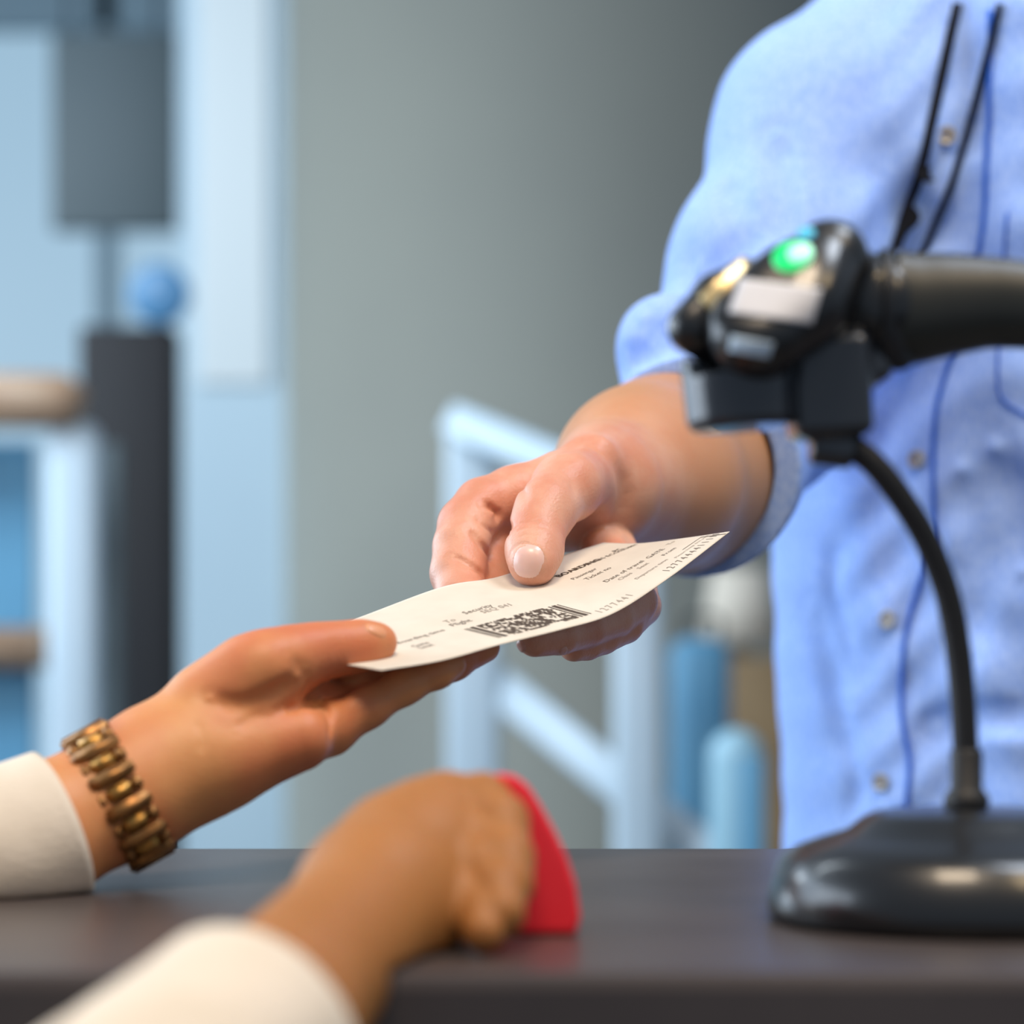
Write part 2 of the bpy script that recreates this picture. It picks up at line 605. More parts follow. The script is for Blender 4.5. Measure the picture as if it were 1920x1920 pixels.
# things at the back right below the arm
t = thing('table_lamp', 'cream lampshade behind the shirt', 'lamp', P(1380, 1200, 5.0))
lathe('lamp_shade', [(.055, .08), (.08, -.07), (.078, -.07), (.053, .08)], P(1385, 1140, 5.0), M['cream'], t)
lathe('base', [(0, -.0), (.03, 0), (.03, .008), (.006, .014), (.005, .05), (0, .05)], P(1385, 1228, 5.0), M['brown'], t)
t = thing('cabinet', 'brown wooden cabinet under the cream lampshade', 'cabinet', P(1400, 1230, 5.0) * np.array([1, 1, 0]))
up_box('body', 1345, 1560, 1232, 4.9, 0.3, M['brown'], t, bev=.01)
up_box('plinth', 1340, 1565, 5050, 4.89, 0.32, M['dark'], t)
t = thing('suitcase', 'tall blue rounded suitcase in front of the brown cabinet', 'suitcase', P(1345, 1230, 4.2) * np.array([1, 1, 0]))
up_box('shell', 1262, 1372, 1195, 4.2, 0.15, M['blue'], t, bev=.03, zbase=.5)
up_box('stand', 1262, 1372, 2100, 4.2, 0.15, M['dark'], t, bev=.01)
tube('handle', catmull([P(1290, 1200, 4.3), P(1290, 1160, 4.3), P(1345, 1160, 4.3), P(1345, 1200, 4.3)], 6), .005, M['dark'], t, seg=8)
t = thing('barrier_post', 'pale blue rounded post beside the bottom edge of the shirt', 'post', P(1385, 1230, 3.3) * np.array([1, 1, 0]))
x0, x1 = P(1333, 0, 3.3)[0], P(1438, 0, 3.3)[0]
rr = (x1 - x0) / 2
zt = P(0, 1368, 3.3)[2]
lathe('shell', [(rr, 0), (rr, zt - rr)] + [(rr * math.cos(a), zt - rr + rr * math.sin(a)) for a in np.linspace(.1, math.pi / 2, 8)], ((x0 + x1) / 2, 3.3 + rr, 0), M['paleblue'], t)
px_box('stripe', 1388, 1434, 1420, 2200, 3.292, 0.01, M['blue'], t, bev=.003)

# counter
cz = CZ - 0.0861
ct = thing('counter', 'dark brown counter top under the scanner stand', 'counter', (0.1, 0.8, 0))
box('worktop', (0.2, 0.8825, cz - .02), (1.9, 0.435, 0.04), M['counter'], ct, bev=.004)
box('front_panel', (0.2, 0.70, (cz - .04) / 2), (1.86, 0.03, cz - .04), M['counter_edge'], ct)
box('back_panel', (0.2, 1.05, (cz - .04) / 2), (1.86, 0.03, cz - .04), M['counter_edge'], ct)

# ------------------------------------------------------------------ boarding pass
NEAR = [(715, 1257, .930), (830, 1238, .951), (940, 1208, .971), (1050, 1181, .991), (1150, 1150, 1.010), (1255, 1083, 1.03), (1368, 997, 1.05)]
FAR = [(450, 1228, .985), (645, 1168, 1.015), (825, 1102, 1.043), (930, 1083, 1.062), (1030, 1050, 1.082), (1130, 1018, 1.105)]
LEFT = [(450, 1228, .985), (540, 1236, .967), (625, 1243, .948), (715, 1257, .930)]
RIGHT = [(1130, 1018, 1.105), (1200, 1019, 1.09), (1285, 1009, 1.07), (1368, 997, 1.05)]


def curve(rows):
    c = catmull([P(*r) for r in rows], 12)
    s = np.concatenate([[0], np.cumsum(np.linalg.norm(np.diff(c, axis=0), axis=1))])
    s /= s[-1]
    return lambda t: np.stack([np.interp(t, s, c[:, i]) for i in range(3)], -1)


cn, cf, cl, cr = map(curve, (NEAR, FAR, LEFT, RIGHT))
c00, c10, c01, c11 = P(*FAR[0]), P(*FAR[-1]), P(*NEAR[0]), P(*NEAR[-1])


def pap(u, v):
    u = np.asarray(u, float); v = np.asarray(v, float)
    U = u[..., None]; Vv = v[..., None]
    vb = Vv * Vv * (3 - 2 * Vv) * .25 + Vv * .75
    p = (1 - vb) * cf(u) + vb * cn(u) + (1 - U) * cl(v) + U * cr(v) - \
        ((1 - U) * (1 - vb) * c00 + U * (1 - vb) * c10 + (1 - U) * vb * c01 + U * vb * c11)
    ridge = np.where(v < .36, v / .36, np.exp(-((v - .36) / .16) ** 2)) * .0017 * np.sqrt(np.clip(1 - u, 0, 1)) * np.clip(v * 8, 0, 1)
    p[..., 2] += ridge
    return p


_u, _v = np.meshgrid(np.linspace(0, 1, 161), np.linspace(0, 1, 81), indexing='ij')
_pp = pap(_u, _v)
_pj = proj(_pp)


def uv_at(px, py):
    i = np.argmin((_pj[..., 0] - px) ** 2 + (_pj[..., 1] - py) ** 2)
    return _u.flat[i], _v.flat[i]


def Dp(px, py):
    i = np.argmin((_pj[..., 0] - px) ** 2 + (_pj[..., 1] - py) ** 2)
    return _pp[..., 1].flat[i]


pt = thing('boarding_pass', 'cream paper boarding pass with a two-dimensional barcode held between two hands', 'boarding pass', _pp[80, 40])
nu, nv = 97, 41
uu, vv = np.meshgrid(np.linspace(0, 1, nu), np.linspace(0, 1, nv), indexing='ij')
Vp = pap(uu, vv).reshape(-1, 3)
Fp = [(i * nv + j, (i + 1) * nv + j, (i + 1) * nv + j + 1, i * nv + j + 1) for i in range(nu - 1) for j in range(nv - 1)]
sheet = link('sheet', mesh('sheet', Vp, Fp), M['paper'], pt)
sm = sheet.modifiers.new('thickness', 'SOLIDIFY'); sm.thickness = 0.0003; sm.offset = 0
LU, LV = 0.197, 0.080


def on_paper(name, V2, faces, m):
    """V2 rows (u, v): flat print laid on the sheet"""
    V2 = np.asarray(V2, float)
    e = 1e-3
    p = pap(V2[:, 0], V2[:, 1])
    du = pap(np.clip(V2[:, 0] + e, 0, 1), V2[:, 1]) - pap(np.clip(V2[:, 0] - e, 0, 1), V2[:, 1])
    dv = pap(V2[:, 0], np.clip(V2[:, 1] + e, 0, 1)) - pap(V2[:, 0], np.clip(V2[:, 1] - e, 0, 1))
    n = np.cross(du, dv)
    n /= np.linalg.norm(n, axis=1)[:, None]
    n *= np.where(n[:, 2:3] < 0, -1, 1)
    return link(name, mesh(name, p + n * 0.0003, faces), m, pt, smooth=False)


def rects(name, rr, m):
    V2, Fc = [], []
    for (u0, u1, v0, v1) in rr:
        ns = max(1, int((v1 - v0) / .03)); mu = max(1, int((u1 - u0) / .02))
        for a in range(mu):
            for s in range(ns):
                ua, ub = u0 + (u1 - u0) * a / mu, u0 + (u1 - u0) * (a + 1) / mu
                va, vb = v0 + (v1 - v0) * s / ns, v0 + (v1 - v0) * (s + 1) / ns
                k = len(V2)
                V2 += [(ua, va), (ub, va), (ub, vb), (ua, vb)]
                Fc.append((k, k + 1, k + 2, k + 3))
    return on_paper(name, V2, Fc, m)


def text(name, s, px, py, hmm, m, wide=1.0, bold=0.0):
    cu = bpy.data.curves.new('t', 'FONT')
    cu.body = s
    cu.size = 1.0
    cu.offset = bold
    cu.resolution_u = 2
    o = bpy.data.objects.new('t', cu)
    S.collection.objects.link(o)
    bpy.context.view_layer.update()
    me = bpy.data.meshes.new_from_object(o.evaluated_get(bpy.context.evaluated_depsgraph_get()))
    bpy.data.objects.remove(o)
    u0, v0 = uv_at(px, py)
    V = np.array([tuple(v.co) for v in me.vertices])
    k = hmm / 1000 / 0.7
    V2 = np.stack([u0 + V[:, 0] * k * wide / LU, v0 - V[:, 1] * k / LV], -1)
    Fc = [tuple(p.vertices) for p in me.polygons]
    return on_paper(name, np.clip(V2, 0.002, .998), Fc, m)


rnd = random.Random(4)
# the stacked barcode: guard bars at both ends, rows of modules between
(ua, va), (ub, vb) = uv_at(905, 1172), uv_at(1068, 1147)
va = uv_at(893, 1177)[1]
vbot = uv_at(940, 1196)[1]
ul = uv_at(912, 1185)[0]; ur = uv_at(1050, 1142)[0]
v0b, v1b = va - .02, vbot
g = []
mu_ = (ur - ul) / 62
def gb(u, n): g.append((u, u + mu_ * n, v0b, v1b))
gb(ul - mu_ * 1, 3.0); gb(ul - mu_ * 3.2, .7); gb(ul - mu_ * 5, .7)
gb(ur, 3.0); gb(ur - mu_ * 2.6, 1.2); gb(ur + mu_ * 4.6, .8)
rows = 13
for r in range(rows):
    a = ul + mu_ * 4
    while a < ur - mu_ * 5:
        wdt = mu_ * rnd.choice((.7, 1, 1, 1.6, 2.4))
        if rnd.random() < .56:
            g.append((a, min(a + wdt, ur - mu_ * 4), v0b + (v1b - v0b) * r / rows, v0b + (v1b - v0b) * (r + 1) / rows))
        a += wdt
o = rects('barcode', g, M['ink']); o['label'] = 'dark stacked barcode'
text('print', 'Security', 873, 1154, 3.2, M['ink_mid'])
text('print', 'SEQ 041', 908, 1152, 3.2, M['ink_soft'])
text('print', 'To', 838, 1170, 3.2, M['ink_soft'])
text('print', 'Flight', 849, 1176, 3.4, M['ink_mid'])
text('print', 'Boarding time', 748, 1208, 3.0, M['ink_mid'])
text('print', 'Gate', 777, 1215, 3.0, M['ink_mid'])
text('print', 'Seat', 790, 1219, 3.0, M['ink_mid'])
text('print', 'BOARDING', 1050, 1084, 3.6, M['ink'], bold=.03)
text('print', 'PASS ECONOMY', 1112, 1056, 2.8, M['ink_mid'], bold=.01)
text('print', 'PC', 1153, 1035, 3.0, M['ink'], bold=.01)
text('print', 'Passenger', 1075, 1087, 2.6, M['ink_mid'])
text('print', 'Ticket no', 1100, 1089, 2.8, M['ink_mid'])
text('print', 'Date of travel  GATE', 1137, 1092, 3.0, M['ink_mid'])
text('print', 'Class    Seat', 1165, 1089, 2.6, M['ink_soft'])
text('print', 'Departure time', 1195, 1086, 2.2, M['ink_soft'])
text('print', 'From', 1245, 1042, 2.6, M['ink_mid'])
text('print', 'To', 1256, 1022, 2.6, M['ink_soft'])
text('print', 'Please keep this part', 1270, 1048, 1.8, M['ink_soft'])
text('stub_number', '1 2 7 7 4 4 4 4 1 1 1 M Y', 1253, 1072, 4.6, M['ink_mid'], wide=.55)
text('stub_number', '1 2 7 7 4 4 1', 1127, 1150, 4.6, M['ink_soft'], wide=.6)
uc, vc = uv_at(1312, 1009)
rects('corner_mark', [(uc - .06, uc, vc, vc + .006), (uc, uc + .003, vc, vc + .20)], M['ink_mid'])

# ------------------------------------------------------------------ the clerk's hand and forearm (one continuous surface)
thumb = [(999, 1054, Dp(1000, 1096), 10.6), (1002, 1030, 1.058, 11.5), (1010, 985, 1.068, 11.3), (1024, 955, 1.076, 12.6), (1064, 912, 1.097, 14.8), (1098, 890, 1.125, 16)]
index = [(1050, 925, 1.135, 15), (965, 935, 1.118, 14), (905, 950, 1.108, 12.0), (874, 985, 1.098, 11.6), (864, 1025, 1.087, 11.2), (860, 1075, 1.078, 11.4), (866, 1118, 1.066, 9.8), (905, 1140, 1.052, 8.5)]
middle = [(1060, 980, 1.14, 14), (985, 985, 1.128, 12), (925, 1018, 1.115, 10.5), (915, 1075, 1.10, 10), (935, 1128, 1.075, 9), (975, 1160, 1.045, 8)]
ring = [(1122, 995, 1.155, 12), (1170, 1100, 1.09, 10), (1190, 1128, 1.068, 9.8), (1150, 1156, 1.052, 9.2), (1100, 1177, 1.036, 8.4), (1050, 1191, 1.022, 8.2), (1003, 1198, 1.012, 7.5)]
pinky = [(1130, 995, 1.158, 12), (1190, 1110, 1.10, 10), (1200, 1136, 1.082, 9.2), (1170, 1170, 1.064, 8.5), (1130, 1194, 1.052, 7.5), (1100, 1206, 1.044, 7.2), (1076, 1211, 1.038, 6.7)]
palm = blend([cone(P(1100, 895, 1.125), P(1106, 955, 1.140), .0158, .0150), cone(P(1060, 930, 1.14), P(1100, 975, 1.150), .015, .014),
              cone(P(1100, 905, 1.130), P(1150, 925, 1.18), .0160, .025), cone(P(1108, 965, 1.15), P(1160, 940, 1.18), .0150, .025),
              cone(P(1110, 860, 1.125), P(1130, 870, 1.16), .011, .02)], 0.008)
fore = blend([cone(P(1140, 915, 1.155), P(1215, 905, 1.225), .027, .0425), cone(P(1215, 905, 1.225), P(1262, 890, 1.29), .0425, .0475),
              cone(P(1262, 890, 1.29), P(1350, 850, 1.39), .0475, .042), cone(P(1170, 860, 1.20), P(1225, 850, 1.27), .025, .030)], 0.022)
f_th, f_in, f_mi, f_ri, f_pi = chain(thumb, .006), chain(index, .006), chain(middle, .004), chain(ring, .0012), chain(pinky, .0012)


def man_base(p):
    pl = smin(palm(p), fore(p), .010)
    d = smin(pl, f_in(p), .007)
    d = smin(d, f_mi(p), .003)
    d = smin(d, f_ri(p), .003)
    d = smin(d, f_pi(p), .0012)
    d = smin(d, f_th(p), .0022)
    # web of skin between thumb and index finger
    return smin(d, web(p), .004)


web = cone(P(1040, 905, 1.125), P(990, 915, 1.122), .014, .011)
man = grooves(man_base, [
    ([(905, 944), (935, 968), (956, 996)], 2.2, 2.6),
    ([(880, 990), (902, 1018), (918, 1048)], 2.0, 2.4),
    ([(845, 1042), (880, 1058), (910, 1084)], 1.8, 2.0),
    ([(890, 965), (905, 985), (925, 1003)], 1.6, .8),
    ([(983, 900), (983, 925), (980, 945)], 2.2, 1.0),
    ([(962, 988), (990, 978), (1015, 974)], .8, .35), ([(965, 998), (1000, 988), (1030, 990)], .8, .3),
    ([(975, 1006), (1005, 1000), (1028, 1003)], .7, .25), ([(1060, 890), (1075, 915), (1070, 935)], 2.5, .5),
    ([(1045, 852), (1080, 826), (1125, 832), (1158, 868), (1172, 930), (1168, 1000)], 5.5, 3.2),
    ([(953, 1058), (956, 1038), (968, 1023), (988, 1018), (1007, 1026), (1018, 1042), (1020, 1060)], .9, .6),
])
man_o = thing('person', 'clerk in a light blue chambray shirt holding out the far end of the boarding pass', 'person', (0.30, 1.5, 0))
me = polygonize(man, (-0.04, 0.985, CZ - 0.012), (0.155, 1.42, CZ + 0.155), 0.0009, 'hand')
hand = link('arm', me, M['skin_man'], man_o)
vg = hand.vertex_groups.new(name='forearm')
_co = np.empty(len(me.vertices) * 3, np.float32); me.vertices.foreach_get('co', _co)
vg.add([int(i) for i in np.flatnonzero(_co[1::3] > 1.165)], 1.0, 'REPLACE')
_sm = hand.modifiers.new('soften', 'SMOOTH'); _sm.vertex_group = 'forearm'; _sm.factor = 0.5; _sm.iterations = 90
hand['label'] = 'bare right forearm and hand pinching the pass between thumb and curled fingers'
o = nail('thumb_nail', man_base, 987, 1054, (982, 1090), .0150, .0138, M['nail'], hand, lift=.00035)
nail('finger_nail', man_base, 975, 1213, (960, 1200), .006, .008, M['nail_pale'], hand, lift=.0007)
nail('finger_nail', man_base, 1056, 1222, (1045, 1218), .004, .006, M['nail_pale'], hand, lift=.0007)

# ------------------------------------------------------------------ the clerk's shirt
psi = math.radians(45)
lat = np.array([math.cos(psi), -math.sin(psi)]); fr = np.array([-math.sin(psi), -math.cos(psi)])
TC = np.array([0.321, 1.545])


def torso(p):
    q = p[:, :2] - TC
    z = p[:, 2] - CZ
    a = q @ lat; b = q @ fr
    sa = 0.168 + 0.05 * np.clip(z, -.1, .3); sb = 0.112 + 0.02 * np.clip(z, -.1, .3)
    r = (np.abs(a / sa) ** 2.3 + np.abs(b / sb) ** 2.3) ** (1 / 2.3)
    return smax((r - 1) * np.minimum(sa, sb) * .85, (z - .455 + .35 * np.abs(a)) * .94, .06)


upper = blend([cone(P(1310, 868, 1.33), P(1405, 745, 1.43), .054, .058), cone(P(1405, 745, 1.43), P(1440, 520, 1.45), .054, .054),
               cone(P(1440, 520, 1.45), P(1560, 250, 1.50), .054, .066), cone(P(1560, 250, 1.50), P(1900, 60, 1.56), .066, .07),
               cone(P(1245, 640, 1.37), P(1330, 700, 1.41), .026, .04)], .03)
RC = P(1283, 890, 1.29); RA = P(1215, 905, 1.225) - P(1350, 850, 1.39); RA = RA / np.linalg.norm(RA)
RA = RA + np.array([0, 0, 0.0]); RA /= np.linalg.norm(RA)
sleeve_low = cone(P(1283, 890, 1.27), P(1310, 868, 1.33), .0535, .055)
cavity = cone(P(1215, 905, 1.2), P(1330, 860, 1.37), .0495, .0495)


def folds(p):
    x, y, z = p[:, 0] * 1, p[:, 1] * 1, p[:, 2] - CZ
    e = np.clip((x - 0.17) / .05, 0.25, 1)
    d = 0.0026 * np.sin(120 * x + 7 * z + 1.6 * np.sin(13 * z)) * np.sin(9 * z + 14 * x + 1.0)
    d += 0.0016 * np.sin(70 * x + 38 * z + 2 * np.sin(24 * z)) + 0.0010 * np.sin(150 * z - 60 * x + 3 * np.sin(40 * x))
    d *= e
    return d


def shirt_base(p):
    d = smin(torso(p), upper(p), .03)
    s = np.maximum(sleeve_low(p), (p - RC) @ RA)
    d = smin(d, s, .01)
    return d


def shirt_f(p):
    d = shirt_base(p) + folds(p)
    d = np.maximum(d, np.where(np.linalg.norm(p - RC, axis=1) < .085, (p - RC) @ RA, -1))
    return np.maximum(d, -cavity(p))


shirt = grooves(shirt_f, [
    ([(1520, 900), (1560, 1050), (1610, 1250)], 10, 5), ([(1520, 1140), (1555, 1240), (1580, 1380)], 10, 4),
    ([(1860, 840), (1895, 950), (1915, 1070)], 12, 14), ([(1750, 1365), (1850, 1345), (1950, 1350)], 8, 13),
    ([(1560, 1300), (1600, 1450), (1590, 1560)], 8, 4), ([(1800, 880), (1840, 1050), (1800, 1220)], 12, 9),
    ([(1285, 380), (1305, 500), (1340, 600)], 10, 11), ([(1430, 400), (1370, 480), (1290, 530)], 8, 9), ([(1350, 330), (1380, 380), (1390, 440)], 9, 7),
    ([(1455, 250), (1470, 380), (1455, 460)], 8, 11), ([(1830, 300), (1825, 420), (1790, 470)], 8, 4),
    ([(1280, 620), (1220, 655), (1170, 680)], 7, 9), ([(1205, 590), (1240, 625), (1275, 640)], 7, 8),
    ([(1760, 500), (1740, 600), (1720, 700)], 9, -3), ([(1640, 330), (1600, 420), (1590, 460)], 9, -4),
])
me = polygonize(shirt, (0.02, 1.23, 0.72), (0.56, 1.80, CZ + 0.47), 0.003, 'shirt')
sh = link('shirt', me, M['shirt'], man_o)
sh['label'] = 'light blue chambray shirt'


def cuff_f(p):
    h = (p - RC) @ RA
    q = cone(P(1283, 890, 1.25), P(1330, 852, 1.36), .0575, .0575)(p) + folds(p) * .4
    d = np.maximum(q, np.abs(h - (-.012)) - .018)
    return smax(d, -cavity(p) + .0, .002)


me = polygonize(cuff_f, (0.0, 1.20, CZ - .04), (0.19, 1.40, CZ + 0.19), 0.002, 'cuff')
o = link('cuff', me, M['shirt'], man_o); o['label'] = 'rolled cuff'


def sp(x, y, lift=0.0):
    D = trace(shirt, x, y, 1.1, 2.2)
    if D is None: D = 1.45
    p = P(x, y, D)
    return p + nrm(shirt_base, p) * lift if lift else p


def strip(name, pix, wd, th, m, parent, lift=.001):
    """a flat strap or seam laid over the shirt along a pixel path"""
    pts = catmull([(*q, 0) for q in pix], 6)[:, :2]
    C = np.array([sp(x, y) for x, y in pts])
    for _ in range(2): C[1:-1] = (C[:-2] + C[1:-1] * 2 + C[2:]) / 4
    T = np.gradient(C, axis=0); T /= np.linalg.norm(T, axis=1)[:, None]
    V, Fc = [], []
    for i in range(len(C)):
        n = nrm(shirt_base, C[i], 2e-3)
        s = np.cross(T[i], n); s /= np.linalg.norm(s)
        for a, b in ((-1, 0), (-.8, 1), (.8, 1), (1, 0)):
            V.append(C[i] + s * a * wd / 2 + n * (lift + b * th))
    for i in range(len(C) - 1):
        for k in range(3):
            a = i * 4 + k
            Fc.append((a, a + 1, a + 5, a + 4))
        Fc.append((i * 4 + 3, i * 4, i * 4 + 4, i * 4 + 7))
    Fc += [(0, 1, 2, 3), tuple(len(V) - 4 + k for k in (3, 2, 1, 0))]
    return link(name, fixn(mesh(name, V, Fc)), m, parent)


o = strip('placket_edge', [(1858, 20), (1856, 180), (1850, 330), (1843, 440), (1815, 560), (1785, 670), (1757, 770), (1752, 900), (1752, 1010), (1728, 1090), (1700, 1190), (1692, 1330), (1708, 1430), (1700, 1530), (1700, 1640)], .0034, .0012, M['shirt_edge'], man_o)
o['label'] = 'dark blue edge of the button placket'
o = strip('pocket_edge', [(1890, 400), (1878, 560), (1872, 690), (1876, 742), (1900, 765), (1935, 785)], .0016, .0008, M['shirt_edge'], man_o)
o['label'] = 'stitched edge of the breast pocket'
proto = None
for (x, y) in ((1722, 862), (1668, 1162), (1655, 1467), (1775, 255)):
    p = sp(x, y, .0012); n = nrm(shirt_base, p, 3e-3)
    rr = .0056
    b = lathe('button', [(0, 0), (rr * .9, 0), (rr, .0006), (rr, .0016), (rr * .86, .0026), (rr * .7, .0019), (0, .0015)], p, M['button'], man_o, seg=24, axis=n)
    s1 = np.cross(n, (0, 0, 1)); s1 /= np.linalg.norm(s1); s2 = np.cross(n, s1)
    for k in range(4):
        a = math.pi / 4 + k * math.pi / 2
        q = p + n * .0019 + (s1 * math.cos(a) + s2 * math.sin(a)) * .0014
        lathe('thread_hole', [(0, 0), (.0005, 0), (.0005, .0003), (0, .0003)], q, M['shirt_edge'], b, seg=8, axis=n)

# lanyard round the clerk's neck, its badge behind the scanner handle
ln = thing('lanyard', 'black lanyard cords hanging down the blue shirt above the scanner', 'lanyard', sp(1700, 400))
o = strip('cord', [(1800, 10), (1762, 160), (1722, 320), (1695, 385), (1668, 455), (1650, 520)], .0062, .002, M['cord'], ln, .003)
strip('cord', [(1880, 10), (1842, 160), (1797, 320), (1772, 385), (1745, 450), (1715, 520)], .0042, .002, M['cord'], ln, .003)


def blob(name, pix, th, m, parent, lift=.004):
    """a flat moulded piece with the given pixel outline standing off the shirt"""
    c = np.mean(pix, axis=0); D = (trace(shirt, c[0], c[1], 1.1, 2.2) or 1.43) - lift
    n = len(pix)
    V = [P(x, y, D) for x, y in pix] + [P(x, y, D - th) for x, y in pix]
    Fc = [tuple(range(n)), tuple(range(2 * n - 1, n - 1, -1))] + [(i, (i + 1) % n, (i + 1) % n + n, i + n) for i in range(n)]
    o = link(name, fixn(mesh(name, V, Fc)), m, parent, smooth=False)
    bv = o.modifiers.new('bevel', 'BEVEL'); bv.width = .0008; bv.segments = 2
    return o


blob('clip', [(1700, 375), (1712, 385), (1724, 398), (1726, 412), (1716, 425), (1702, 436), (1694, 452), (1690, 470), (1684, 470), (1686, 440), (1690, 400)], .004, M['cord'], ln)
blob('buckle', [(1716, 312), (1748, 312), (1742, 324), (1754, 340), (1738, 342), (1716, 336)], .004, M['cord'], ln)
blob('badge_holder', [(1668, 500), (1790, 500), (1790, 640), (1668, 640)], .002, M['plate'], ln)

# ------------------------------------------------------------------ the customer: left hand, watch, sleeve
cu = thing('person', 'customer in a white shirt giving the near end of the boarding pass', 'person', (-0.2, 0.75, 0))
c_th = chain([(395, 1330, .935, 15), (470, 1268, .935, 14), (548, 1236, .940, 11.4), (600, 1221, .947, 9.3), (648, 1215, .953, 8.4), (686, 1209, .957, 7.6), (712, 1204, Dp(716, 1230), 6.4)], .008)
c_in = chain([(480, 1330, .965, 13), (588, 1278, .982, 9.5), (720, 1252, Dp(720, 1197), 8.0), (800, 1228, Dp(800, 1176), 7.2), (858, 1212, Dp(858, 1162), 6.4)], .004)
c_mi = chain([(480, 1345, .957, 13), (603, 1302, .972, 9.5), (745, 1270, Dp(745, 1215), 8.2), (840, 1240, Dp(840, 1188), 7.4), (888, 1222, Dp(888, 1174), 6.5)], .004)
c_ri = chain([(480, 1375, .948, 13), (612, 1338, .960, 9.3), (700, 1305, .968, 8.2), (760, 1280, .974, 7.9), (850, 1240, .984, 7.2), (908, 1213, .995, 6.4)], .004)
c_pi = chain([(480, 1410, .94, 13), (618, 1368, .948, 9.6), (690, 1326, .955, 7.7), (758, 1286, .962, 7.0), (820, 1258, .968, 6.4), (846, 1246, .972, 5.9)], .004)
c_palm = blend([cone(P(305, 1420, .93), P(410, 1330, .94), .020, .0165), cone(P(300, 1460, .925), P(400, 1425, .928), .021, .0185),
                cone(P(400, 1425, .928), P(560, 1385, .934), .0185, .0125), cone(P(400, 1325, .935), P(500, 1252, .932), .016, .0135),
                cone(P(400, 1385, .94), P(590, 1322, .962), .018, .011), cone(P(420, 1340, .945), P(570, 1285, .975), .016, .011)], .010)
c_arm = blend([cone(P(-330, 1600, .862), P(60, 1568, .897), .028, .0240), cone(P(-1700, 1600, .80), P(-330, 1600, .862), .036, .028), cone(P(60, 1572, .897), P(222, 1492, .915), .0240, .0218),
               cone(P(222, 1492, .915), P(305, 1440, .926), .0218, .0215)], .012)


def cust_base(p):
    d = smin(c_palm(p), c_arm(p), .012)
    fg = smin(smin(c_in(p), c_mi(p), .001), smin(c_ri(p), c_pi(p), .001), .001)
    d = smin(d, fg, .007)
    return smax(smin(d, c_th(p), .006), cz + .001 - p[:, 2], .003)


cust = grooves(cust_base, [
    ([(392, 1308), (450, 1320), (500, 1304), (560, 1268)], 3.2, 2.6),
    ([(540, 1232), (558, 1244), (574, 1254)], 2.4, .9),
    ([(530, 1332), (580, 1325), (602, 1310), (606, 1280)], 1.8, 1.4),
    ([(600, 1315), (617, 1345), (618, 1385)], 1.6, 1.4),
    ([(560, 1310), (575, 1290), (580, 1270)], 1.4, .8),
    ([(440, 1370), (470, 1345), (505, 1335)], 2.2, .7),
    ([(362, 1345), (380, 1380), (375, 1420)], 2.0, .5),
    ([(668, 1310), (680, 1328)], 1.4, .5), ([(630, 1205), (632, 1222)], 1.4, .35),
])
me = polygonize(cust, (-0.30, 0.82, CZ - .145), (0.005, 1.035, CZ + .035), 0.001, 'hand')
ch = link('arm', me, M['skin_cust'], cu); ch['label'] = 'left forearm and open hand with the thumb on top of the pass'
nail('thumb_nail', cust_base, 706, 1181, (740, 1179), .010, .006, M['nail_warm'], ch, lift=.0005)


def sleeve(name, pts, rads, m, parent, th=.0022, seg=48, wr=.0012, phase=0.0):
    """open fabric tube with thickness; the last row is the cuff edge"""
    pts = np.asarray(pts); n = len(pts)
    T = np.gradient(pts, axis=0); T /= np.linalg.norm(T, axis=1)[:, None]
    u = np.array((0, 0, 1.0)); V = []
    for layer in (0, 1):
        for i in range(n):
            u = np.array((0, 0, 1.0)) - T[i] * T[i][2]; u /= np.linalg.norm(u)
            b = np.cross(T[i], u)
            for k in range(seg):
                a = 2 * math.pi * k / seg
                r = rads[i] - layer * th + wr * (math.sin(3 * a + i * .5 + phase) + .6 * math.sin(5 * a - i * .8)) * (1 - i / n)
                q = pts[i] + r * (math.cos(a) * u + math.sin(a) * b)
                if q[1] > .66: q[2] = max(q[2], cz + .0006 + layer * .0012)
                V.append(q)
    Fc = []
    for layer in (0, 1):
        o = layer * n * seg
        for i in range(n - 1):
            for k in range(seg):
                a, c = o + i * seg + k, o + i * seg + (k + 1) % seg
                Fc.append((a, c, c + seg, a + seg))
    for i in (0, n - 1):
        for k in range(seg):
            a, c = i * seg + k, i * seg + (k + 1) % seg
            Fc.append((a, c, c + n * seg, a + n * seg))
    return link(name, fixn(mesh(name, V, Fc)), m, parent)


pts = catmull([P(-2300, 1560, .74), P(-1500, 1590, .80), P(-800, 1605, .84), P(-300, 1605, .865), P(-120, 1610, .882), P(0, 1592, .892), P(112, 1549, .902)], 8)
o = sleeve('sleeve', pts, np.interp(pts[:, 0], [-.52, -.24, -.16], [.056, .034, .0288]), M['white_cloth'], cu, phase=1.2)
o['label'] = 'white shirt sleeve'

# bronze watch bracelet: rows of links round the wrist
wc = P(222, 1492, .915); wa = (P(305, 1440, .926) - P(60, 1572, .897)) * np.array([1, .35, 1]); wa /= np.linalg.norm(wa)
wr_o = thing('wristwatch', "bronze and gold linked watch bracelet on the customer's wrist", 'watch', wc)
u0 = np.array([0, 0, 1.0]); u0 -= wa * u0.dot(wa); u0 /= np.linalg.norm(u0); u1 = np.cross(wa, u0)


def link_mesh(L, Wd, H, name):
    bm = bmesh.new()
    bmesh.ops.create_cube(bm, size=1)
    bmesh.ops.scale(bm, vec=(L, Wd, H), verts=bm.verts)
    bmesh.ops.bevel(bm, geom=list(bm.edges), offset=min(Wd, H) * .30, segments=2, affect='EDGES')
    me = bpy.data.meshes.new(name); bm.to_mesh(me); bm.free()
    return me


